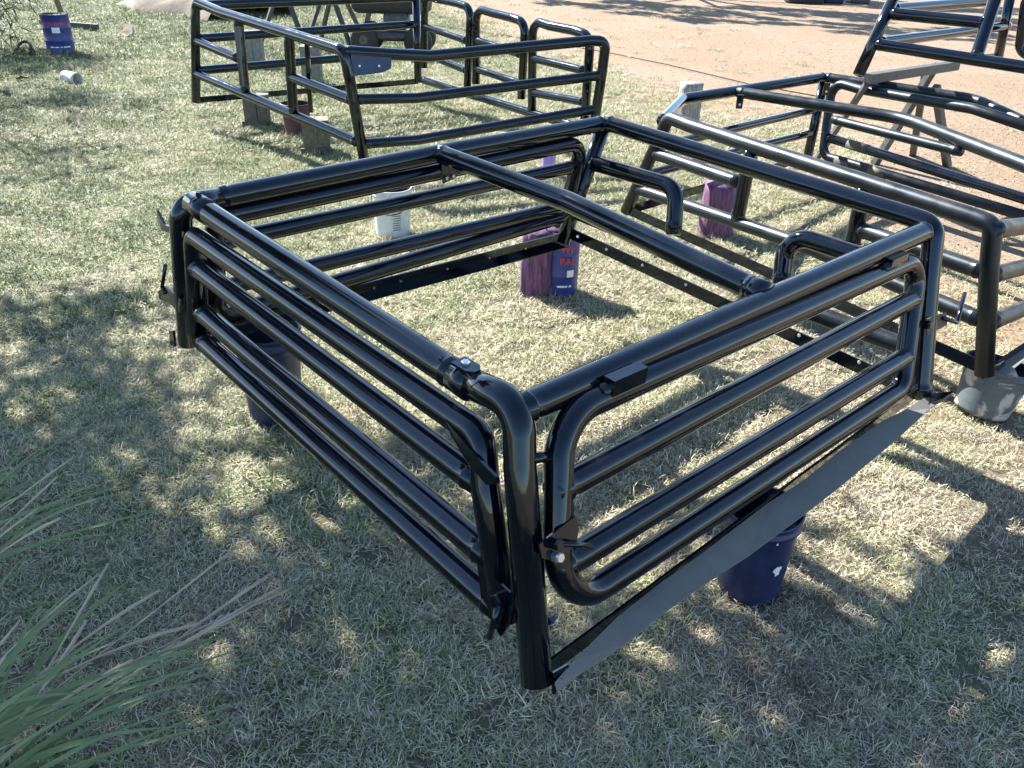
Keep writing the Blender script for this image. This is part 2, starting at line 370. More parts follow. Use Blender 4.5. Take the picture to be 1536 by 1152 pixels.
# headboard side C-D
tube('headboard_rail', [CD(884, 243), CD(1015, 281), CD(1010, 352)], R1, fr, bend=.085)
tube('headboard_rail', [CD(1171, 430), CD(1181, 349), CD(1390, 416)], R1, fr, bend=.10)
tube('headboard_rail', [CD(858, 316), CD(1006, 377)], R2, fr)
tube('headboard_rail', [CD(1174, 452), CD(1376, 527)], R2, fr, 'black_dusty')
bb_ = bar('bottom_bar', CD(856, 350), CD(1376, 590), .05, .006, fr, up=UP)
for px, py in ((868, 355), (911, 374), (965, 398), (1030, 427), (1110, 462), (1200, 503), (1290, 543)):
    bolt('bolt', CD(px, py, .004), CD(px, py, .1)-CD(px, py), .007, .006, bb_)
# gate on side A-D
gt = tube('gate', [AD(838, 625), AD(1378, 386), AD(1352, 583), AD(838, 920)], R2, fr, bend=[.125, .07, .075, .10], closed=True)
tube('rail', [AD(828, 739), AD(1374, 445)], R2, gt); tube('rail', [AD(831, 855), AD(1364, 531)], R2, gt)
def hinge(px, py, px2, py2, pl, par):
    a, b2 = pl(px, py, .012), pl(px2, py2, .012)
    tube('hinge_sleeve', [a, b2], .019, par, seg=12)
    m_ = (a+b2)/2
    plate('hinge_tab', [pl(px+6, py-16, .004), pl(px2-4, py2-14, .004), pl(px2-4, py2+8, .004), pl(px+6, py+10, .004)], .006, par)
    bolt('hinge_pin', a, a-b2, .010, .02, par)
hinge(894, 588, 953, 563, AD, gt); bar('hinge_block', AD(900, 583, .022), AD(950, 561, .022), .052, .03, gt, up=UP); bar('hinge_block', AD(1322, 399, .018), AD(1346, 388, .018), .045, .026, gt, up=UP); hinge(1317, 404, 1349, 390, AD, gt)
# latch next to post A and next to post D
plate('latch_plate', [AD(792, 812, .03), AD(846, 770, .03), AD(851, 785, .03), AD(848, 812, .03), AD(818, 838, .03), AD(796, 832, .03)], .006, fr)
tube('latch_handle', [AD(818, 808, .05), AD(862, 812, .05)], .006, fr, seg=10)
bolt('bolt', AD(815, 829, .036), AD(815, 829, .2)-AD(815, 829), .012, .016, fr)
bolt('bolt', AD(813, 810, .036), AD(815, 829, .2)-AD(815, 829), .013, .018, fr, 'black')
tube('hinge_pin', [AD(797, 688), AD(826, 684)], .011, fr, seg=10)
plate('latch_plate', [AD(1374, 478, .03), AD(1404, 468, .03), AD(1406, 486, .03), AD(1376, 502, .03)], .005, fr, 'patch')
tube('latch_handle', [AD(1396, 476, .04), AD(1417, 483, .04), AD(1429, 438, .04)], .007, fr, bend=.008, seg=10)
bolt('bolt', AD(1372, 486, .036), AD(815, 829, .2)-AD(815, 829), .014, .018, fr, 'black')
# bottom bar with grey strip, side A-D
bar('bottom_bar', AD(822, 1008, -.01), AD(1379, 590, -.01), .046, .006, fr, up=UP)
up_e = [(832, 1024), (862, 990), (928, 923), (990, 875), (1054, 830), (1151, 755), (1205, 720), (1258, 678), (1323, 632), (1352, 617), (1398, 590), (1430, 588)]
lo_e = [(836, 1037), (872, 1009), (936, 962), (1000, 912), (1079, 857), (1122, 829), (1201, 772), (1258, 727), (1330, 667), (1356, 645), (1395, 612), (1430, 589.5)]
bz = PB+UP*.026
U_ = [onp(x, y, bz, UP)+UP*.002*math.sin(i*1.9) for i, (x, y) in enumerate(up_e)]; L_ = [onp(x, y, bz-UP*.012, UP)+UP*.002*math.sin(i*2.3) for i, (x, y) in enumerate((x_, y_+(4 if 1 < k_ < 10 else 0)) for k_, (x_, y_) in enumerate(lo_e))]
n_ = len(U_); V = U_+L_+[p-UP*.004 for p in U_]+[p-UP*.004 for p in L_]; F = []
for i in range(n_-1):
    F += [(i, n_+i, n_+i+1, i+1), (2*n_+i, 2*n_+i+1, 3*n_+i+1, 3*n_+i), (i, i+1, 2*n_+i+1, 2*n_+i), (n_+i, 3*n_+i, 3*n_+i+1, n_+i+1)]
F += [(0, 2*n_, 3*n_, n_), (n_-1, 2*n_-1, 4*n_-1, 3*n_-1)]
st = link('edge_strip', V, F, 'strip', fr, smooth=False); st['label'] = 'flat grey strip along the lower edge'
plate('strip_tip', [onp(x, y, bz+UP*.007, UP) for x, y in ((1397, 591), (1431, 587), (1412, 599), (1392, 607))], .003, fr)
plate('foot_bracket', [AD(815, 1003, .026), AD(838, 990, .026), AD(838, 1012, .026), AD(816, 1035, .026)], .006, fr)
bolt('bolt', AD(825, 1014, .031), AD(815, 829, .2)-AD(815, 829), .008, .006, fr, 'black')
bolt('bolt', AD(824, 931, .0), AD(900, 900)-AD(824, 931), .009, .012, fr, 'sky_sheen')
# drop gate on side A-B
gt = tube('gate', [AB(297, 500), AB(290, 352), AB(686, 628), AB(722, 652), AB(728, 730), AB(759, 932)], R2, fr, bend=[0, .03, 0, .1, 0, 0])
for a, b2 in (((292, 398), (722, 726)), ((300, 466), (739, 837)), ((302, 509), (754, 916))):
    tube('rail', [AB(*a), AB(*b2)], R2, gt)
plate('hinge_plate', [AB(731, 838, .026), AB(788, 890, .026), AB(780, 930, .026), AB(766, 948, .026), AB(738, 900, .026)], .006, gt)
bolt('bolt', AB(768, 892, .032), AB(768, 892, .2)-AB(768, 892), .016, .02, gt, 'black')
tube('latch_handle', [AB(772, 897, .045), AB(758, 946, .045)], .007, gt, seg=10)
plate('latch_plate', [AB(686, 626, .03), AB(738, 684, .034), AB(764, 710, .034), AB(766, 720, .034), AB(750, 722, .034), AB(722, 690, .034), AB(694, 648, .03)], .008, gt)
# hooks by post B
plate('hook', [AB(246, 314, .02), AB(262, 334, .03), AB(288, 346, .02), AB(286, 354, .02), AB(258, 342, .03), AB(247, 330, .02)], .008, gt)
plate('latch_plate', [AB(252, 434, .03), AB(262, 426, .03), AB(287, 446, .03), AB(284, 466, .03), AB(268, 450, .03), AB(254, 446, .03)], .007, fr)
tube('latch_handle', [AB(264, 436, .035), AB(259, 428, .035), AB(262, 394, .03)], .006, fr, bend=.006, seg=10)
plate('hook', [AB(264, 494, .02), AB(270, 494, .02), AB(272, 518, .02), AB(265, 514, .02)], .008, fr)
# clamp plates with bolts on the top rails
def clampat(p, d, wid, ln, par, zoff):
    d = d/np.linalg.norm(d); s = np.cross(UP, d); q = p+UP*zoff
    plate('clamp_plate', [q-d*ln+s*wid, q+d*ln+s*wid, q+d*(ln+.012)+s*wid*.5, q+d*(ln+.012)-s*wid*.5, q+d*ln-s*wid, q-d*ln-s*wid, q-d*(ln+.008)], .005, par)
dAB = At-Bt; dAB /= np.linalg.norm(dAB)
tube('clamp_collar', [AB(684, 563), AB(709, 579)], R1*1.06, fr); plate('clamp_plate', [AB(686, 564)+UP*.0375+k[0]*dAB+k[1]*np.cross(UP, dAB) for k in ((0, -.02), (.045, -.02), (.06, -.008), (.06, .008), (.045, .02), (0, .02))], .006, fr); bolt('bolt', AB(697, 571)+UP*.038, UP, .010, .010, fr)
tube('clamp_collar', [AB(290, 304.5), AB(316, 321.5)], R1*1.05, fr); bolt('bolt', AB(300, 311)+UP*.036, UP, .009, .009, fr, 'black')
tube('clamp_collar', [top(1122, 430), top(1150, 443)], R1*1.04, fr)
plate('bracket', [BC(653, 229, .028), BC(675, 225, .028), BC(677, 262, .028), BC(657, 271, .028)], .005, fr)
for px, py in ((661, 262), (671, 259)): bolt('bolt', BC(px, py, .033), BC(px, py, .2)-BC(px, py), .008, .006, fr)
# gate on side B-C
gt = tube('gate', [BC(321, 327), BC(874, 213), BC(846, 324), BC(325, 476)], R2, fr, bend=[.06, .07, .06, .06], closed=True)
tube('rail', [BC(320, 365), BC(860, 250)], R2*.9, gt); tube('rail', [BC(323, 434), BC(850, 309)], R2*.9, gt)
ba = bar('bottom_bar', BC(284, 503), BC(845, 357), .055, .006, fr, up=UP)
bar('bottom_bar', bot(290, 517), bot(845, 369), .004, .045, fr, up=UP)
for px in (560, 600, 670, 733, 787): bolt('bolt', BC(px, 503-(px-284)*.26, .004), BC(px, 400, .1)-BC(px, 400), .005, .004, ba)

# ------------------------------------------------------------------ second frame (right)
T2 = .74; B2 = .20
t2 = lambda px, py: onz(px, py, T2)
b2_ = lambda px, py: onz(px, py, B2)
L2t, R2t, K2t = t2(995, 186), t2(1490, 345), t2(1237, 116); L2b, R2b, K2b = b2_(939, 318), b2_(1475, 564), b2_(1211, 238)
H2 = patch(L2t, R2t, L2b, R2b); S2 = patch(L2t, K2t, L2b, K2b)
far2t = K2t+(R2t-L2t); far2b = K2b+(R2b-L2b); G2 = patch(K2t, far2t, K2b, far2b); N2 = patch(R2t, far2t, R2b, far2b)
fr2 = thing('rail_frame', 'dusty black tubular rail frame beside the bare sandy ground, resting on a plaster-splashed bucket', 'rail frame', (*((L2b+R2b+K2b)/3)[:2], B2), 'black tubular rail frames')
tube('headboard', [H2(939, 317), H2(985, 216), H2(1003, 176), H2(1036, 189), H2(1466, 328), H2(1490, 338), H2(1484, 395), H2(1476, 562)], R1, fr2, 'black_dusty', bend=[0, 0, .06, 0, 0, .08, 0, 0])
tube('headboard_rail', [H2(981, 230), H2(1110, 274)], R2, fr2, 'black_dusty'); tube('headboard_rail', [H2(956, 283), H2(1201, 366), H2(1474, 481)], R2, fr2, 'black_dusty', bend=0)
tube('headboard_rail', [H2(1286, 343), H2(1480, 409)], R2, fr2, 'black_dusty')
tube('upright', [H2(1127, 226), H2(1105, 333)], R1, fr2); tube('upright', [H2(1298, 282), H2(1276, 376)], R1, fr2)
bar('bottom_bar', H2(939, 314), H2(1475, 552), .05, .006, fr2)
tube('top_rail', [t2(993, 182), t2(1024, 149), K2t], R1, fr2, bend=.03)
for a, b2 in (((980, 222), (1223, 164)), ((968, 262), (1218, 199))): tube('side_rail', [S2(*a), S2(*b2)], R2*.8, fr2)
bar('bottom_bar', S2(941, 316), S2(1211, 236), .05, .006, fr2)
tube('post', [K2t, S2(1211, 238)], R1, fr2)
kx = t2(1462, 149)
tube('top_rail', [K2t, kx, far2t+np.array([0, 0, -.10])], R1, fr2, 'black_dusty', bend=.3)
tube('cross_rail', [t2(1106, 138), t2(1357, 178), t2(1590, 268)], R1, fr2, 'black_dusty', bend=.35)
tube('brace', [t2(1252, 166)-np.array([0, 0, .05]), t2(1447, 213)-np.array([0, 0, .05])], R2*.8, fr2, 'black_dusty')
gt = tube('gate', [G2(1640, 355), G2(1279, 246), G2(1234, 234), G2(1249, 122), G2(1290, 134), G2(1459, 163), G2(1640, 222)], R2, fr2, 'black_dusty', bend=[0, 0, .085, .08, 0, .3, 0])
rl = tube('rail', [G2(1241, 206), G2(1640, 330)], R2, gt, 'black')
def patches(pl, spans, r, par):
    for a, b2 in spans:
        tube('primer_patch', [pl(*a), pl(*b2)], r*1.03, par, 'patch')
patches(G2, (((1273, 216), (1303, 225)),), R2, rl); patches(G2, (((1255, 240), (1277, 247)), ((1305, 254), (1330, 262))), R2, rl)
for p in ((1110, 150), (1240, 131)):
    q = t2(*p); plate('bracket', [q+np.array(k) for k in ((-.02, 0, .03), (.02, 0, .03), (.02, 0, -.05), (-.02, 0, -.05))], .006, fr2); bolt('bolt', q+np.array((0, -.006, -.025)), (0, -1, 0), .008, .006, fr2)
tube('side_rail', [N2(1488, 345), N2(1600, 331)], R1, fr2, 'black_dusty'); tube('side_rail', [N2(1486, 413), N2(1600, 384)], R2, fr2, 'black_dusty'); tube('side_rail', [N2(1484, 484), N2(1600, 437)], R2, fr2, 'black_dusty')
bar('bottom_bar', R2b+np.array((0, 0, .01)), b2_(1640, 452), .045, .006, fr2)
plate('edge_strip', [b2_(1500, 548), b2_(1540, 506), b2_(1600, 464), b2_(1600, 498), b2_(1536, 541), b2_(1497, 572)], .004, fr2, 'strip')
plate('foot_bracket', [N2(1482, 548, .02), N2(1498, 540, .02), N2(1500, 566, .02), N2(1484, 572, .02)], .006, fr2)

# ------------------------------------------------------------------ third frame (far left)
B3 = .20; R1 *= 1.12; R2 *= 1.12
P3, Q3, W3, E3 = onz(294, 8, .97), onz(515, 76, .87), onz(905, 70, .87), onz(624, -4, .97)
p3, q3, w3, e3 = onz(294, 156, .20), onz(545, 238, .17), onz(891, 184, .33), onz(627, 124, .20)
H3, N3, K3, A3 = patch(P3, Q3, p3, q3), patch(Q3, W3, q3, w3), patch(P3, E3, p3, e3), patch(E3, W3, e3, w3)
fr3 = thing('rail_frame', 'black tubular rail frame with a corner plate coloured like the reflected sky, standing on grey timber blocks', 'rail frame', (*((p3+q3+w3+e3)/4)[:2], B3), 'black tubular rail frames')
tube('headboard', [H3(294, 154), H3(293, 2), H3(330, 18), H3(500, 71), H3(516, 76), H3(524, 115), H3(546, 238)], R1, fr3, bend=[0, .06, 0, 0, .07, 0, 0])
tube('headboard_rail', [H3(294, 61), H3(358, 88)], R2, fr3); tube('headboard_rail', [H3(293, 110), H3(538, 214)], R2, fr3); tube('headboard_rail', [H3(435, 115), H3(530, 151)], R2, fr3)
tube('upright', [H3(357, 28), H3(368, 139)], R1, fr3); tube('upright', [H3(433, 52), H3(440, 170)], R1, fr3); bar('upright', H3(449, 66, -.06), H3(456, 170, -.06), .03, .03, fr3, up=(1, 0, 0))
tube('top_rail', [N3(518, 77), N3(600, 82), N3(645, 84), N3(886, 61), N3(909, 62), N3(903, 110), N3(892, 182)], R1, fr3, bend=[0, .1, .3, 0, .08, 0, 0])
tube('side_rail', [N3(533, 149), N3(625, 147), N3(902, 113)], R2, fr3, bend=.3); tube('side_rail', [N3(545, 216), N3(625, 210), N3(897, 163)], R2, fr3, bend=.3)
plate('corner_plate', [N3(524, 74, .03), N3(586, 79, .03), N3(585, 102, .03), N3(572, 108, .03), N3(540, 112, .03), N3(529, 113, .03)], .006, fr3, 'sky_sheen')['label'] = 'corner plate with two holes, blue sky reflection put into its colour'
for p in ((538, 98), (567, 98)): bolt('bolt', N3(*p, .035), N3(538, 98, .3)-N3(538, 98), .008, .004, fr3, 'label')
tube('top_rail', [P3, E3], R1, fr3); tube('side_rail', [K3(296, 58), K3(626, 36)], R2, fr3); tube('side_rail', [K3(296, 106), K3(626, 78)], R2, fr3)
bar('bottom_bar', K3(296, 150), K3(627, 122), .05, .006, fr3); tube('post', [E3, e3], R1, fr3)
for a in ([(636, 102), (637, -6), (657, -1), (686, 5), (706, 12), (701, 130)], [(714, 126), (714, 12), (740, 20), (768, 27), (788, 34), (782, 148)], [(798, 166), (799, 30), (825, 39), (862, 46), (886, 54), (877, 178)]):
    gt = tube('hoop_panel', [A3(*q) for q in a], R2, fr3, bend=[0, .10, 0, 0, .10, 0])
    (x0, y0), (x1, y1) = a[0], a[-1]
    for k in (.42, .80): tube('rail', [A3(x0, y0-(y0-a[1][1])*(1-k)), A3(x1, y1-(y1-a[4][1])*(1-k))], R2*.9, gt)
tube('side_rail', [A3(634, 120), A3(885, 196)], R2, fr3)

# ------------------------------------------------------------------ fourth frame (far right, up on a trestle)
o4 = onz(1289, 112, .84); d4 = np.array([.69, -.72, 0]); s4 = np.array([.72, .69, 0])
lean = onz(1349, -20, 1.345)
H4 = patch(lean, lean+d4*1.5, o4, o4+d4*1.5)
fr4 = thing('rail_frame', 'black tubular rail frame raised on a steel trestle over the gravel', 'rail frame', (o4+d4*.75+s4*.7)*np.array([1, 1, 0])+np.array([0, 0, .84]), 'black tubular rail frames')
tube('post', [H4(1352, -28), H4(1288, 112)], R1, fr4); tube('top_rail', [H4(1352, -28), H4(1640, -2)], R1, fr4)
tube('headboard_rail', [H4(1335, 20), H4(1482, 35)], R2, fr4); tube('headboard_rail', [H4(1312, 66), H4(1640, 117)], R2, fr4); tube('upright', [H4(1497, -14), H4(1463, 90)], R1, fr4)
S4 = patch(lean, lean+s4*1.7, o4, o4+s4*1.7)
tube('side_rail', [S4(1338, 14), S4(1495, 1)], R2, fr4); tube('side_rail', [S4(1318, 64), S4(1512, 39)], R2, fr4); tube('post', [S4(1516, -8), S4(1497, 88)], R1, fr4)
K4 = patch(S4(1516, -8), S4(1516, -8)+d4*1.5, S4(1497, 88), S4(1497, 88)+d4*1.5)
tube('gate', [K4(1620, -20), K4(1540, -10), K4(1528, 78), K4(1620, 110)], R2, fr4, bend=.1); tube('rail', [K4(1530, 35), K4(1620, 60)], R2*.9, fr4)
bar('bottom_bar', S4(1476, 86), S4(1497, 84), .05, .006, fr4)

def trestle(name, label, beam, legs, group, mt='rust', bw=.06):
    a, b2 = beam; t_ = thing(name, label, 'trestle', ((a[0]+b2[0])/2, (a[1]+b2[1])/2, 0), group)
    bar('beam', a, b2, bw, bw, t_, mt)
    for p, q in legs: bar('leg', p, q, .05, .05, t_, mt)
    return t_
zb = .80
ba4, bb4 = onz(1302, 118, zb), onz(1434, 98, zb)
hub = onz(1397, 108, zb-.04)
tr = trestle('trestle', 'grey steel trestle holding up the frame over the gravel', (ba4, bb4), [(hub, onz(1312, 246)), (hub+np.array((-.02, .05, 0)), onz(1369, 234)), (hub+np.array((.06, 0, -.1)), onz(1421, 250))], 'steel trestles', 'steel')
bar('leg', ba4+np.array((0, 0, -.03)), onz(1222, 243), .035, .035, tr, 'steel')

# ------------------------------------------------------------------ props under the frames
def bucket(name, label, base, h, r0, r1, mout, min_, group=None, tilt=None, dirt=None, handle=True):
    """open pail: wall, rim band, inside and bottom in one wall mesh"""
    t_ = thing(name, label, 'bucket', base, group)
    prof = [(.01, .012), (r0*.93, .008), (r0, 0), (r0*1.005, .012), (r0+(r1-r0)*.8, h*.80), (r1*.985, h*.86), (r1*1.035, h*.865), (r1*1.035, h*.90), (r1*.99, h*.905), (r1*1.01, h*.975), (r1*1.05, h*.98), (r1*1.05, h), (r1*.985, h)]
    V, F = lathe(prof, base, 44, tilt); body = link('wall', V, F, mout, t_)
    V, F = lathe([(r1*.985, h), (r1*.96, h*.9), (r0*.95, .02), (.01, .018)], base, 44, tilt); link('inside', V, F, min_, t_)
    if handle:
        pts = [np.asarray(base)+np.array((math.cos(a)*r1*1.06, .9*math.sin(a)*r1*1.06-.0, h*.88-.10*max(0, -math.sin(a)))) for a in np.linspace(math.pi, 2*math.pi, 14)]
        V, F = sweep(pts, .003, 8); link('handle', V, F, 'steel', t_)
    return t_, body
bp = bot(1143, 764)
bz_ = float(bp[2])-.008
bk, body = bucket('bucket', 'navy plastic bucket with white paint blots under the grey edge strip', (bp[0]+.012, bp[1]+.015, 0), bz_+.004, .085, .101, 'navy', 'navy_in', 'navy buckets', handle=False)
def blot(px, py, s, seed):
    c0 = np.array([bp[0]+.012, bp[1]+.015]); d = ray(px, py); rr = .096
    o = CAM[:2]-c0; A_ = d[:2]@d[:2]; B_ = 2*o@d[:2]; C_ = o@o-rr*rr; t0 = (-B_-math.sqrt(max(0, B_*B_-4*A_*C_)))/(2*A_); p = CAM+d*t0
    a0 = math.atan2(p[1]-c0[1], p[0]-c0[0]); rn = random.Random(seed); V = []; k_ = 14; z0 = p[2]
    for k in range(k_):
        a = 2*math.pi*k/k_; q = s*rn.uniform(.6, 1.2); z = z0+q*math.sin(a)*1.1; th = a0+q*math.cos(a)*.8/rr; r_ = .085+.016*z/bz_+.003
        V.append((c0[0]+r_*math.cos(th), c0[1]+r_*math.sin(th), z))
    r_ = .085+.016*z0/bz_+.0045; V.append((c0[0]+r_*math.cos(a0), c0[1]+r_*math.sin(a0), z0))
    link('paint_blot', V, [(k, (k+1) % k_, k_) for k in range(k_)], 'whitepaint', bk)
blot(1166, 857, .017, 1); blot(1181, 858, .015, 2); blot(1165, 815, .004, 3)
q = bot(395, 484); bucket('bucket', 'plain navy plastic bucket behind the lower rails of the drop gate', (q[0], q[1]+.02, 0), float(q[2])-.035, .095, .115, 'navy', 'navy_in', 'navy buckets', handle=False)
# white bucket beyond the frame
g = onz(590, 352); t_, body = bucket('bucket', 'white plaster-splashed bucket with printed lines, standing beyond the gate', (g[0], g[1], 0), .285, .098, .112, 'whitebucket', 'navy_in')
for k in range(9):
    z = .17-.014*k; V = []
    for j in range(6):
        a = -math.pi/2+.15+j*.09; r_ = .098+.014*z/.285+.0012
        V += [(g[0]+r_*math.cos(a), g[1]+r_*math.sin(a), z), (g[0]+r_*math.cos(a), g[1]+r_*math.sin(a), z+.004)]
    link('print_line', V, [(2*j, 2*j+2, 2*j+3, 2*j+1) for j in range(5)], 'steel', t_)
# tilted splashed bucket under the right frame
g = onz(1478, 628); bucket('bucket', 'grey plaster-splashed bucket leaning under the corner of the dusty frame', (g[0], g[1]+.05, .012), .20, .100, .122, 'greybucket', 'navy_in', tilt=(.16, .07, 1), handle=False)
# maroon bucket under frame three
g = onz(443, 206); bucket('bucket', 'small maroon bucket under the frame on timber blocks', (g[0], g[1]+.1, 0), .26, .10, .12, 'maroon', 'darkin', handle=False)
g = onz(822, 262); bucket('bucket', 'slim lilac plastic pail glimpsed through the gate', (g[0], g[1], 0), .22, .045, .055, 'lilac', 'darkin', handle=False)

def log(name, label, base, h, r, mt, seed, group=None, lean=(0, 0)):
    rn = np.random.default_rng(seed); seg = 36; nh = 9; V = []; ph = rn.uniform(0, 6.28, 6)
    for i in range(nh):
        z = h*i/(nh-1)
        for k in range(seg):
            a = 2*math.pi*k/seg
            rr = r*(1.06-.08*i/(nh-1)+.05*math.sin(2*a+ph[0])+.03*math.sin(5*a+ph[1]+z*4)+.022*math.sin(11*a+ph[2]+z*7)-.03*(k % 9 == 4))+rn.normal(0, .0015)
            V.append((base[0]+rr*math.cos(a)+lean[0]*z, base[1]+rr*math.sin(a)+lean[1]*z, base[2]+z-.01))
    F = [(i*seg+k, i*seg+(k+1) % seg, (i+1)*seg+(k+1) % seg, (i+1)*seg+k) for i in range(nh-1) for k in range(seg)]
    F.append(tuple((nh-1)*seg+k for k in range(seg)))
    return tag(link(name, V, F, mt, None, origin=base), label, 'log', group)
g = onz(806, 440); ctop = float(bot(820, 375)[2])
log('log_stump', 'purple painted log stump beside the blue paint tin under the frame corner', (g[0]+.0, g[1]+.02, 0), ctop-.03, .085, 'purplelog', 3, 'purple painted stumps')
def wrap_text(s, size, c0, r, a0, z0, mt, par, name='lettering'):
    cu = bpy.data.curves.new('t', 'FONT'); cu.body = s; cu.size = size; cu.align_x = 'CENTER'; cu.resolution_u = 2; cu.offset = size*.015
    ob = bpy.data.objects.new('t', cu); C.objects.link(ob); dg = bpy.context.evaluated_depsgraph_get(); me_ = bpy.data.meshes.new_from_object(ob.evaluated_get(dg))
    bpy.data.objects.remove(ob); bpy.data.curves.remove(cu)
    V = [(c0[0]+r*math.cos(a0+v.co.x/r), c0[1]+r*math.sin(a0+v.co.x/r), z0+v.co.y) for v in me_.vertices]
    F = [tuple(p.vertices) for p in me_.polygons]; bpy.data.meshes.remove(me_)
    return link(name, V, F, mt, par, smooth=False)
def tin(label, base, h, r, a0, lines, small, mlabel, group):
    t_ = thing('paint_tin', label, 'paint tin', base, group)
    prof = [(.01, .004), (r*.97, .004), (r*1.01, 0), (r*1.01, .008), (r, .012), (r, h*.33), (r*1.008, h*.335), (r, h*.34), (r, h*.66), (r*1.008, h*.665), (r, h*.67), (r, h*.96), (r*1.015, h*.965), (r*1.015, h)]
    V, F = lathe(prof, base, 40); link('wall', V, F, 'tin', t_)
    V, F = lathe([(r*1.015, h), (r*.93, h), (r*.92, h-.012), (.005, h-.012)], base, 40); link('lid', V, F, 'darkin', t_)
    for s, sz, z, da in lines: wrap_text(s, sz, base, r+.0025, a0+da, z, 'red', t_)
    z0, hh, ww, da = mlabel; V = []
    for j in range(7):
        a = a0+da-ww/2/r+ww*j/6/r; V += [(base[0]+(r+.003)*math.cos(a), base[1]+(r+.003)*math.sin(a), z0), (base[0]+(r+.003)*math.cos(a), base[1]+(r+.003)*math.sin(a), z0+hh)]
    link('paper_label', V, [(2*j, 2*j+2, 2*j+3, 2*j+1) for j in range(6)], 'label', t_)
    for x0, x1 in small:
        V = []
        for j in range(5):
            a = a0+(x0+(x1-x0)*j/4); V += [(base[0]+(r+.003)*math.cos(a), base[1]+(r+.003)*math.sin(a), h*.17), (base[0]+(r+.003)*math.cos(a), base[1]+(r+.003)*math.sin(a), h*.20)]
        link('print_line', V, [(2*j, 2*j+2, 2*j+3, 2*j+1) for j in range(4)], 'label', t_)
    return t_
g = onz(834, 438); ht = ctop-.04
tin('blue paint tin with red lettering under the corner of the large frame', (g[0]+.02, g[1]+.01, 0), ht, .086, -math.pi/2+.25, [('WI', .05, ht*.72, -.05), ('PAI', .05, ht*.53, .0)], [(-.5, .1), (.18, .35)], (ht*.33, .036, .036, .25), 'blue paint tins')
g = onz(93, 79)
tin('blue paint tin with red band of print, standing by a wooden stake on the lawn', (g[0], g[1], 0), .46, .165, math.atan2(-g[1], -g[0]), [('WIN PAINT', .062, .335, -.1)], [(-.75, -.45), (-.38, -.1), (.0, .12), (.2, .75)], (.25, .065, .09, -.1), 'blue paint tins')
g = onz(1076, 357); q = H2(1080, 296)
log('log_stump', 'purple painted log stump under the lower rail of the dusty frame', (g[0], g[1]+.08, 0), .32, .095, 'purplelog', 8, 'purple painted stumps')
g = onz(1030, 190); log('log_stump', 'pale grey weathered stump under the far corner of the dusty frame', (g[0], g[1], 0), .40, .10, 'greylog', 12)
def block(label, px, py, w_, h, rz, seed):
    g = onz(px, py); rn = random.Random(seed); c, s = math.cos(rz), math.sin(rz); t_ = thing('timber_block', label, 'timber block', (g[0], g[1], 0), 'timber blocks')
    for sd_ in (-1, 1):                      # two planks side by side
        V = []
        for z in (0, h*rn.uniform(.96, 1)):
            for i, j in ((0, -1), (1, -1), (1, 1), (0, 1)):
                x = sd_*(.003+i*w_/2); y = j*w_*.45; V.append((g[0]+c*x-s*y, g[1]+s*x+c*y, z+rn.uniform(-.004, .004)))
        F = [(0, 3, 2, 1), (4, 5, 6, 7)]+[(k, (k+1) % 4, (k+1) % 4+4, k+4) for k in range(4)]
        if sd_ < 0: F = [f[::-1] for f in F]
        link('plank', V, F, 'timber' if h < .4 else 'timber_end', t_, smooth=False)
    bar('cross_cleat', (g[0]-c*w_*.5, g[1]-s*w_*.5-.52*w_, .03), (g[0]+c*w_*.5, g[1]+s*w_*.5-.52*w_, .03), .05, .02, t_, 'timber')
block('brown timber block under the lower rail by the left post', 388, 188, .21, .27, .25, 1)
block('brown timber block under the lower rail nearer the corner plate', 476, 228, .20, .26, .25, 2)
block('grey upright timber block behind the left bay of the frame', 384, 100, .20, .42, .1, 3)
block('grey upright timber block behind the open bay of the frame', 470, 128, .20, .42, .1, 4)

# ------------------------------------------------------------------ background things
g = onz(98, 34)
tag(bar('wooden_stake', onz(99, 36)-np.array((0, 0, .1)), onz(99, 36)+np.array((-.12, 0, .7)), .06, .06, None, 'wood_stake'), 'thin wooden stake standing behind the blue paint tin', 'stake')
tag(bar('timber_board', onz(62, 40)+np.array((0, 0, .05)), onz(148, 47)+np.array((0, 0, .05)), .10, .05, None, 'rust'), 'dark timber board lying on edge behind the blue paint tin', 'board')
V, F = lathe([(.058, 0), (.062, .04), (.062, .16), (.066, .165), (.066, .19), (.055, .19), (.052, .02), (.01, .02)], onz(106, 124)+np.array((-.05, 0, .062)), 24, axis=(.9, -.42, -.05))
tag(link('pipe_offcut', V, F, 'greyplastic', None, origin=onz(112, 125)), 'short pale grey pipe offcut lying on the lawn', 'pipe')
pts = [onz(x, y)+np.array((0, 0, z)) for x, y, z in ((5, 90, .01), (22, 82, .02), (30, 76, .07), (40, 72, .10), (48, 76, .08), (47, 83, .02), (36, 84, .01), (26, 83, .02))]
V, F = sweep(fillet(pts, .1, 5), .018, 8); tag(link('webbing_strap', V, F, 'strap', None, origin=onz(30, 84)), 'black webbing strap looped on the lawn', 'strap')
V = [onz(x, y)+np.array((0, 0, z)) for x, y, z in ((183, 55, .01), (188, 47, .07), (199, 46, .08), (200, 53, .02), (192, 56, .01))]
tag(plate('scrap_board', V, .02, None, 'bark'), 'small grey scrap board tilted on the lawn', 'scrap')
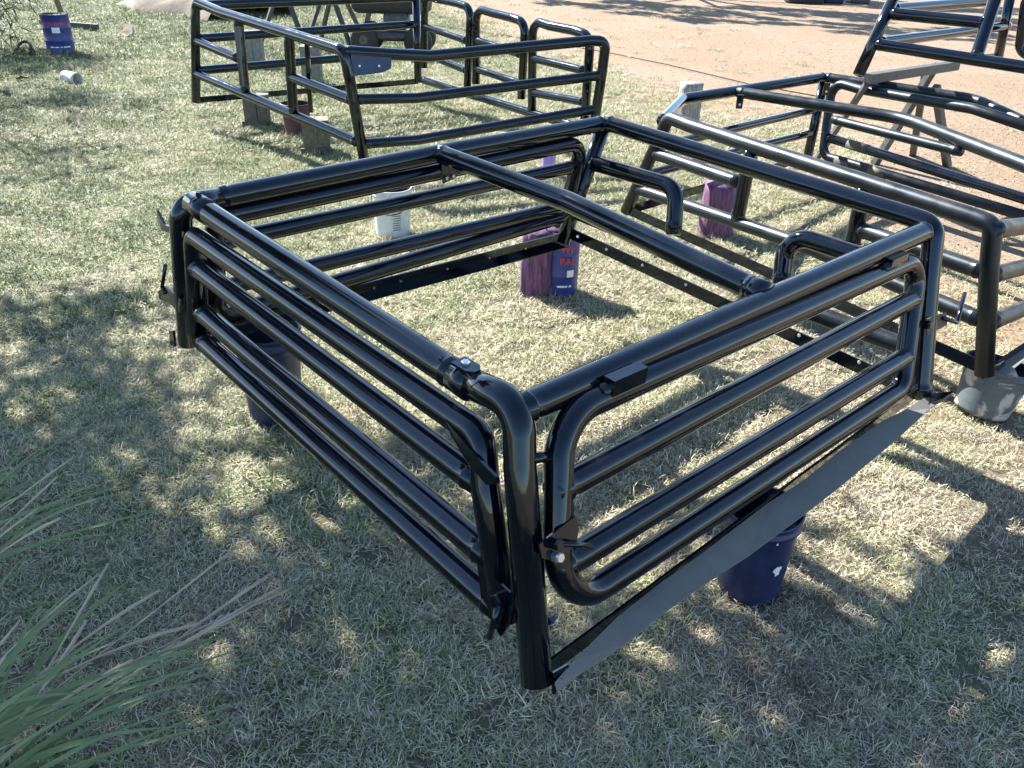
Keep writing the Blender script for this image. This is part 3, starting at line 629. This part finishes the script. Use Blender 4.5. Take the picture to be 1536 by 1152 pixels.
# canvas heap
xs_ = np.linspace(0, 1, 34); V = []; F = []
a0 = onz(150, 8); a1 = onz(318, 34); dr = (a1-a0); nr = np.array([-dr[1], dr[0], 0]); nr /= np.linalg.norm(nr)
for i, u in enumerate(xs_):
    for j in range(18):
        v = j/17; hgt = .55*math.sin(math.pi*min(1, max(0, v)))**.6*min(1, u*3)*(1-.25*u)*(1+.18*math.sin(9*u+5*v)+.10*math.sin(23*u-7*v))
        V.append(a0+dr*u+nr*(v*1.9+.12*math.sin(11*u))+np.array((0, 0, hgt-.01)))
for i in range(33):
    for j in range(17): F.append((i*18+j, (i+1)*18+j, (i+1)*18+j+1, i*18+j+1))
tag(link('canvas_heap', V, F, 'canvas', None, origin=a0), 'crumpled brown canvas heaped at the edge of the lawn', 'canvas')
# trestles beyond the third frame
for lab, xs0, dy in (('dark steel trestle beside the canvas heap', (405, 447, 470, 500), 60), ('dark steel trestle next to the wheeled machine', (478, 500, 540, 562), 62)):
    g = onz((xs0[0]+xs0[3])/2, 74); a = g+np.array((-.25, .2, .85)); b2 = g+np.array((.35, .9, .85))
    trestle('trestle', lab, (a, b2), [(a, a*np.array((1, 1, 0))+np.array((-.33, -.25, 0))), (a, a*np.array((1, 1, 0))+np.array((.33, -.25, 0))), (b2, b2*np.array((1, 1, 0))+np.array((-.33, .25, 0))), (b2, b2*np.array((1, 1, 0))+np.array((.33, .25, 0)))], 'steel trestles', 'rust', .08)
# wheeled machine (mower-like) behind the third frame
g = onz(585, 80); mc = thing('garden_machine', 'black wheeled garden machine with bright metal parts behind the frame with the corner plate', 'machine', (g[0], g[1], 0))
for wx, wy in ((-.30, -.25), (.42, -.25), (-.30, .3), (.42, .3)):
    c0 = g+np.array((wx, wy, .19)); V, F = lathe([(.07, -.06), (.15, -.065), (.185, -.045), (.19, 0), (.185, .045), (.15, .065), (.07, .06)], c0, 30, axis=(.15, 1, 0))
    wh = link('wheel', V, F, 'tyre', mc); V, F = lathe([(.008, -.05), (.05, -.06), (.085, -.045), (.085, .045), (.05, .06), (.008, .05)], c0, 20, axis=(.15, 1, 0)); link('rim', V, F, 'steel', wh)
def rbox(name, c0, sz, mt, par, bev=.04):
    bm = bmesh.new(); bmesh.ops.create_cube(bm, size=1)
    for v in bm.verts: v.co = Vector((v.co.x*sz[0], v.co.y*sz[1], v.co.z*sz[2]))
    bmesh.ops.bevel(bm, geom=bm.edges[:], offset=bev, segments=3, profile=.5, affect='EDGES')
    bm.verts.ensure_lookup_table(); V = [np.array(v.co)+c0 for v in bm.verts]; F = [[v.index for v in f.verts] for f in bm.faces]; bm.free()
    return link(name, V, F, mt, par)
rbox('deck', g+np.array((.05, 0, .24)), (.8, .5, .12), 'rust', mc, .05); rbox('hood', g+np.array((.05, .02, .72)), (1.05, .5, .42), 'tyre', mc, .1)
rbox('engine', g+np.array((.12, -.05, .43)), (.34, .32, .22), 'rust', mc, .06); rbox('seat', g+np.array((-.25, .05, .98)), (.35, .4, .12), 'tyre', mc, .05)
tube('exhaust', [g+np.array((.3, -.28, .45)), g+np.array((.45, -.3, .4)), g+np.array((.55, -.1, .4))], .018, mc, 'zinc', bend=.04)
tube('steering_column', [g+np.array((.2, 0, .85)), g+np.array((.05, 0, 1.15))], .02, mc, 'rust')
# thin wire across the gravel
pts = [onz(x, y)+np.array((0, 0, .02)) for x, y in ((560, 28), (722, 49), (780, 59), (912, 81), (1000, 99), (1121, 128), (1240, 150))]
V, F = sweep(pts, .006, 6); tag(link('wire', V, F, 'strap', None, origin=pts[3]), 'thin dark wire stretched across the gravel', 'wire')
# dead leaves
for i, (x, y) in enumerate(((36, 123), (22, 61))):
    p = onz(x, y); V = [p+np.array(q)*1.4 for q in ((-.06, 0, .02), (0, -.03, .05), (.06, 0, .03), (0, .03, .03))]
    tag(link('dead_leaf', V, [(0, 1, 2), (0, 2, 3)], 'brownleaf', None, origin=p), ('curled rust-brown dead leaf on the lawn left of the pipe offcut', 'curled rust-brown dead leaf by the webbing strap')[i], 'leaf', 'dead leaves')
# parked barrow-like bins at the far edge of the yard
for i, (x, w_) in enumerate(((1210, .9), (1252, .5), (1292, .5))):
    p = onz(x, 6); tag(rbox('storage_crate', p+np.array((0, .3, .25)), (w_, .5, .5), ('tyre', 'navy', 'steel')[i], None, .05), ('low black crate', 'navy blue crate', 'grey metal crate')[i]+' in the tree shade at the far edge of the gravel', 'crate')

# ------------------------------------------------------------------ trees (outside the picture; they shade the lawn)
def tree(label, base, h, clusters, nleaf, leafsize, mt, seed, elong=2.2, trunk_r=.16, limbs=True):
    rn = np.random.default_rng(seed); base = np.asarray(base, float)
    t_ = thing('tree', label, 'tree', base, 'shade trees')
    c_all = np.mean([c for c, r in clusters], 0)
    tp = [base+np.array((0, 0, -.1)), base+np.array((.05, .03, h*.3)), base*.6+c_all*.4*np.array((1, 1, 0))+np.array((0, 0, h*.42)), np.array((c_all[0], c_all[1], h*.72))]
    tp[2][2] = h*.5
    V, F = sweep(fillet(tp, .8, 6), trunk_r, 12, taper=list(np.linspace(1, .3, len(fillet(tp, .8, 6))))); tr_ = link('trunk', V, F, 'bark', t_)
    for c, r in clusters:
        s0 = tp[1]+(tp[2]-tp[1])*rn.uniform(.3, 1); mid = (s0+c)/2+np.array((0, 0, .25)); pth = fillet([s0, mid, c], .6, 5)
        V, F = sweep(pth, trunk_r*.35, 8, taper=list(np.linspace(1, .2, len(pth)))); link('limb', V, F, 'bark', tr_)
    vols = np.array([np.prod(r) for c, r in clusters]); vols = vols/vols.sum(); VV = []; FF = []
    for (c, r), fr_ in zip(clusters, vols):
        n = int(nleaf*fr_); nsub = max(10, int(n/60)); sc = rn.normal(size=(nsub, 3)); sc /= np.linalg.norm(sc, axis=1)[:, None]
        sc = c+sc*np.asarray(r)*rn.uniform(.3, 1, (nsub, 1))**.6
        for k in range(n):
            p = sc[k % nsub]+rn.normal(0, .13, 3)*np.array((1, 1, .8)); d = rn.normal(size=3); d[2] -= .5; d /= np.linalg.norm(d); e = np.cross(d, rn.normal(size=3)); e /= np.linalg.norm(e)
            l = leafsize*rn.uniform(.7, 1.3); w_ = l/elong; i0 = len(VV)
            VV += [p, p+d*l*.5+e*w_*.5, p+d*l, p+d*l*.5-e*w_*.5]; FF.append((i0, i0+1, i0+2, i0+3))
    o = link('crown', VV, FF, mt, t_, smooth=False); return t_
A = lambda *a: np.array(a, float)
SX = math.cos(SUN_AZ)/math.tan(SUN_EL); SY = math.sin(SUN_AZ)/math.tan(SUN_EL)
def over(x, y, z): return A(x+SX*z, y+SY*z, z)     # point at height z whose shadow falls on (x, y)
tree('broad leafy shade tree left of the lawn', A(-5.6, 4.2, 0), 5.6,
     [(over(-1.6, 1.2, 4.2), (1.0, .9, .7)), (over(-.3, 1.0, 4.0), (.9, .7, .6)), (over(.5, 1.0, 4.4), (.8, .6, .6)), (over(1.5, 1.3, 4.5), (.7, .55, .5)), (over(-1.9, 2.1, 4.6), (.8, .5, .6)), (over(-.2, 0, 4.8), (1.2, 1.0, .8)), (over(-2.2, .2, 4.2), (1.1, .9, .8)), (over(-2.0, 3.0, 4.4), (.8, .7, .4)), (over(-.6, 2.1, 4.4), (.6, .4, .4)), (over(-1.3, 1.75, 4.3), (.7, .5, .4)), (over(.2, 1.55, 4.4), (.6, .4, .4)), (over(1.0, 1.75, 4.6), (.5, .3, .3))],
     23000, .11, 'leaf', 21)
tree('wispy needle-leaved tree reaching over the lawn edge', A(-8.6, 11.0, 0), 4.2,
     [(A(-6.35, 11.2, .75), (.55, .6, .5)), (A(-6.6, 11.9, 1.1), (.6, .6, .5)), (over(-4.6, 8.0, 3.0), (1.1, 1.0, .5)), (over(-3.6, 6.2, 3.2), (.8, .6, .4)), (A(-7.4, 11.6, 1.2), (.75, .8, .8)), (A(-8.6, 11.6, 2.0), (1.0, .9, .9)), (A(-8.4, 10.4, 2.8), (1.1, .9, .7)), (A(-9.6, 11.2, 3.2), (1.2, 1.1, .9)), (A(-7.6, 12.4, 2.4), (.8, .8, .6))],
     13000, .20, 'needle', 22, 11)
tree('tall tree beyond the gravel yard', A(1.2, 28.0, 0), 8.5, [(over(4.2, 18.6, 6.2), (2.2, 1.0, .8)), (over(7.6, 17.2, 6.6), (2.0, 1.2, .8)), (over(6.0, 20.5, 6.6), (2.6, 1.3, 1.0)), (over(10.5, 19.5, 7), (2.6, 1.4, 1.0)), (over(2.0, 21.5, 6), (2.0, 1.2, 1.0)), (over(10.5, 23.5, 7), (3.0, 1.6, 1.2))], 13000, .28, 'leaf', 23)

# ------------------------------------------------------------------ strap-leaved plant at lower left
pb = A(-1.22, 1.00, 0); pb2 = A(-1.62, 1.5, 0)
pl = thing('strap_leaf_plant', 'clump of long green strap leaves with dry cut stalks at the lawn edge', 'plant', pb)
def ribbon(p0, p1, p2, w_, par, mt, name, n=12, blunt=False, twist=.5):
    P = [(1-t)**2*p0+2*t*(1-t)*p1+t*t*p2 for t in np.linspace(0, 1, n)]; V = []; F = []
    for i, p in enumerate(P):
        t = i/(n-1); d = P[min(i+1, n-1)]-P[max(i-1, 0)]; d /= np.linalg.norm(d); s = np.cross(d, A(.25+.6*math.sin(twist*t), -.5, 1)); s /= np.linalg.norm(s); nn = np.cross(s, d)
        ww = w_*((.75+.5*t) if blunt else max(.03, (1-t**3.5))*(.7+.6*t*(1-t)))
        V += [p-s*ww, p-nn*ww*.35, p+s*ww]
    for i in range(n-1):
        for k in range(2): F.append((3*i+k, 3*i+k+1, 3*i+k+4, 3*i+k+3))
    if blunt:
        V2, F2 = sweep(P, w_, 8, taper=list(np.concatenate([np.linspace(.7, .9, n-3), [1.2, 1.5, 1.1]]))); return link(name, V2, F2, mt, par)
    return link(name, V, F, mt, par)
rn = random.Random(5)
tips = [(192, 705, .42), (259, 720, .36), (96, 605, .45), (77, 660, .5), (422, 979, .22), (415, 985, .20), (96, 955, .35), (177, 945, .3), (398, 1075, .12), (300, 975, .3), (250, 1010, .26), (60, 735, .5), (130, 640, .36), (40, 830, .5), (170, 800, .34), (330, 1020, .2), (210, 860, .3), (20, 700, .5), (150, 1040, .3), (270, 1090, .2), (90, 1010, .4), (-20, 640, .6), (-10, 780, .6), (60, 1100, .4), (180, 730, .3), (340, 960, .25), (30, 905, .5), (230, 940, .33), (-60, 560, .6), (120, 870, .4)]
tips = tips+[(x+rn.uniform(-70, 50), y+rn.uniform(-45, 60), z*rn.uniform(.5, 1.1)) for x, y, z in tips]
for i, (x, y, z) in enumerate(tips):
    tip = onz(x, y, z); p0 = (pb if y > 800 else pb2)+A(rn.uniform(-.12, .16), rn.uniform(-.14, .14), .0); p1 = p0*.55+tip*.45+A(0, 0, .12+rn.uniform(0, .08))
    ribbon(p0, p1, tip, rn.uniform(.0045, .0095), pl, 'strapleaf', 'leaf', 14, twist=rn.uniform(-.8, .8))
for i, (x, y, z) in enumerate([(422, 880, .20), (434, 884, .19), (407, 860, .22), (355, 820, .24), (163, 845, .34), (110, 686, .42), (91, 777, .42), (86, 715, .44), (30, 930, .4), (8, 985, .4), (150, 860, .3), (385, 905, .2), (300, 935, .2), (240, 885, .25), (60, 760, .4), (350, 930, .18), (200, 990, .25), (130, 930, .3)]):
    tip = onz(x, y, z); p0 = (pb if y > 800 else pb2)+A(rn.uniform(-.1, .14), rn.uniform(-.1, .12), 0); p1 = p0*.5+tip*.5+A(rn.uniform(-.06, .06), rn.uniform(-.06, .06), .06+rn.uniform(-.04, .05))
    ribbon(p0, p1, tip, rn.uniform(.0018, .0034), pl, 'drystalk', 'dry_stalk', 10, blunt=True)

# ------------------------------------------------------------------ grass, straw and pebbles (instances)
def inst_object(name, label, pts, scl, rot, idx_, protos, material):
    me = bpy.data.meshes.new(name); me.from_pydata(pts.tolist(), [], [])
    a = me.attributes.new('scl', 'FLOAT', 'POINT'); a.data.foreach_set('value', scl.astype(np.float32))
    a = me.attributes.new('rotv', 'FLOAT_VECTOR', 'POINT'); a.data.foreach_set('vector', rot.astype(np.float32).ravel())
    a = me.attributes.new('pick', 'INT', 'POINT'); a.data.foreach_set('value', idx_.astype(np.int32))
    o = bpy.data.objects.new(name, me); C.objects.link(o); o['kind'] = 'stuff'; o['label'] = label; o['category'] = name
    col = bpy.data.collections.new(name+'_pieces')
    for k, (V, F) in enumerate(protos):
        m_ = bpy.data.meshes.new('%s_piece_%02d' % (name, k)); m_.from_pydata(V, [], F); m_.materials.append(M[material])
        m_.polygons.foreach_set('use_smooth', [True]*len(m_.polygons)); col.objects.link(bpy.data.objects.new('%s_piece_%02d' % (name, k), m_))
    ng = bpy.data.node_groups.new(name+'_scatter', 'GeometryNodeTree')
    ng.interface.new_socket('Geometry', in_out='INPUT', socket_type='NodeSocketGeometry'); ng.interface.new_socket('Geometry', in_out='OUTPUT', socket_type='NodeSocketGeometry')
    n_in = ng.nodes.new('NodeGroupInput'); n_out = ng.nodes.new('NodeGroupOutput'); ip = ng.nodes.new('GeometryNodeInstanceOnPoints'); ci = ng.nodes.new('GeometryNodeCollectionInfo')
    ci.inputs['Collection'].default_value = col; ci.inputs['Separate Children'].default_value = True; ci.inputs['Reset Children'].default_value = True
    def attr(nm, ty):
        n = ng.nodes.new('GeometryNodeInputNamedAttribute'); n.data_type = ty; n.inputs['Name'].default_value = nm; return n.outputs['Attribute']
    lk = ng.links.new; lk(n_in.outputs[0], ip.inputs['Points']); lk(ci.outputs[0], ip.inputs['Instance']); ip.inputs['Pick Instance'].default_value = True
    lk(attr('pick', 'INT'), ip.inputs['Instance Index']); lk(attr('rotv', 'FLOAT_VECTOR'), ip.inputs['Rotation']); lk(attr('scl', 'FLOAT'), ip.inputs['Scale']); lk(ip.outputs[0], n_out.inputs[0])
    md = o.modifiers.new('scatter', 'NODES'); md.node_group = ng
    return o
def clump(seed, nb, rad, lmin, lmax, flat):
    rn = np.random.default_rng(seed); V = []; F = []
    for _ in range(nb):
        a = rn.uniform(0, 6.283); r_ = rad*math.sqrt(rn.uniform()); p = A(r_*math.cos(a), r_*math.sin(a), rn.uniform(-.002, .006))
        th = rn.uniform(0, 6.283); el = rn.uniform(.05, .55) if rn.uniform() < flat else rn.uniform(.6, 1.35); l = rn.uniform(lmin, lmax); w_ = rn.uniform(.0007, .0014); i0 = len(V)
        d = A(math.cos(th)*math.cos(el), math.sin(th)*math.cos(el), math.sin(el)); s = A(-math.sin(th), math.cos(th), 0); curl = rn.normal(0, .45); tw = rn.uniform(-1, 1)
        n = 3
        for k in range(n+1):
            t = k/n; ww = w_*(1-.15*k) if k < n else 0
            ss = s*math.cos(tw*t)+A(0, 0, 1)*math.sin(tw*t)
            if k < n: V += [tuple(p-ss*ww), tuple(p+ss*ww)]
            else: V += [tuple(p)]
            e2 = el-t*rn.uniform(.2, 1.3); th2 = th+curl*t*1.6
            p = p+A(math.cos(th2)*math.cos(e2), math.sin(th2)*math.cos(e2), math.sin(e2))*l/n; p[2] = max(p[2], .001+.004*rn.uniform())
        for k in range(n-1): F.append((i0+2*k, i0+2*k+1, i0+2*k+3, i0+2*k+2))
        F.append((i0+2*n-2, i0+2*n-1, i0+2*n))
    return V, F
protos = [clump(100+k, 78, .055, .014, .038, .68) for k in range(8)]+[clump(200+k, 52, .045, .018, .05, .45) for k in range(4)]
def field(x0, x1, y0, y1, dens):
    n = int((x1-x0)*(y1-y0)*dens); return rng.uniform(x0, x1, n), rng.uniform(y0, y1, n)
PX, PY, PS = [], [], []
for (x0, x1, y0, y1, dens, sc) in ((-2.6, 2.4, .5, 3.2, 620, 1.0), (-4.2, 3.6, 3.2, 6.5, 400, 1.2), (-8, 5, 6.5, 11, 190, 1.6), (-12, 4, 11, 22, 90, 2.2)):
    x, y = field(x0, x1, y0, y1, dens)
    gr = gravel(x, y); bare = smooth(.12, .45, fnoise(x+3, y-5, 2.3))*.28
    keep = rng.uniform(size=len(x)) > np.clip(gr*1.08+bare*(1-gr), 0, .985)
    vis = (x > -1.0-.78*y) & (x < 1.1+.75*y)
    k = keep & vis; PX.append(x[k]); PY.append(y[k]); PS.append(sc*rng.uniform(.75, 1.25, k.sum())*(1+.25*np.clip(fnoise(x[k], y[k]+7, 1.7), -.5, 1)))
PX, PY, PS = map(np.concatenate, (PX, PY, PS)); n = len(PX)
rot = np.stack([rng.normal(0, .12, n), rng.normal(0, .12, n), rng.uniform(0, 6.283, n)], -1)
pick = rng.integers(0, 8, n); lush = fnoise(PX, PY, 1.3) > .12; pick[lush] = rng.integers(4, 12, lush.sum())
inst_object('grass', 'short patchy lawn of dry straw and green blades', np.stack([PX, PY, gz(PX, PY)+.001], -1), PS, rot, pick, protos, 'grass')
def stone(seed):
    rn = np.random.default_rng(seed); bm = bmesh.new(); bmesh.ops.create_icosphere(bm, subdivisions=1, radius=.5)
    s = rn.uniform(.6, 1.1, 3); V = [tuple(np.array(v.co)*s*rn.uniform(.85, 1.15)) for v in bm.verts]; F = [[v.index for v in f.verts] for f in bm.faces]; bm.free(); return V, F
x, y = field(.2, 5, 2.2, 9, 420); x2, y2 = field(-4, 14, 9, 24, 60); x = np.concatenate([x, x2]); y = np.concatenate([y, y2])
k = (rng.uniform(size=len(x)) < gravel(x, y)**1.5) & (x < 1.1+.8*y); x, y = x[k], y[k]; n = len(x)
inst_object('gravel', 'small loose stones on the sandy ground', np.stack([x, y, gz(x, y)], -1), .006+.011*rng.uniform(size=n)**3*(1+.06*y), rng.uniform(0, 6.28, (n, 3)), rng.integers(0, 5, n), [stone(k) for k in range(5)], 'pebble')
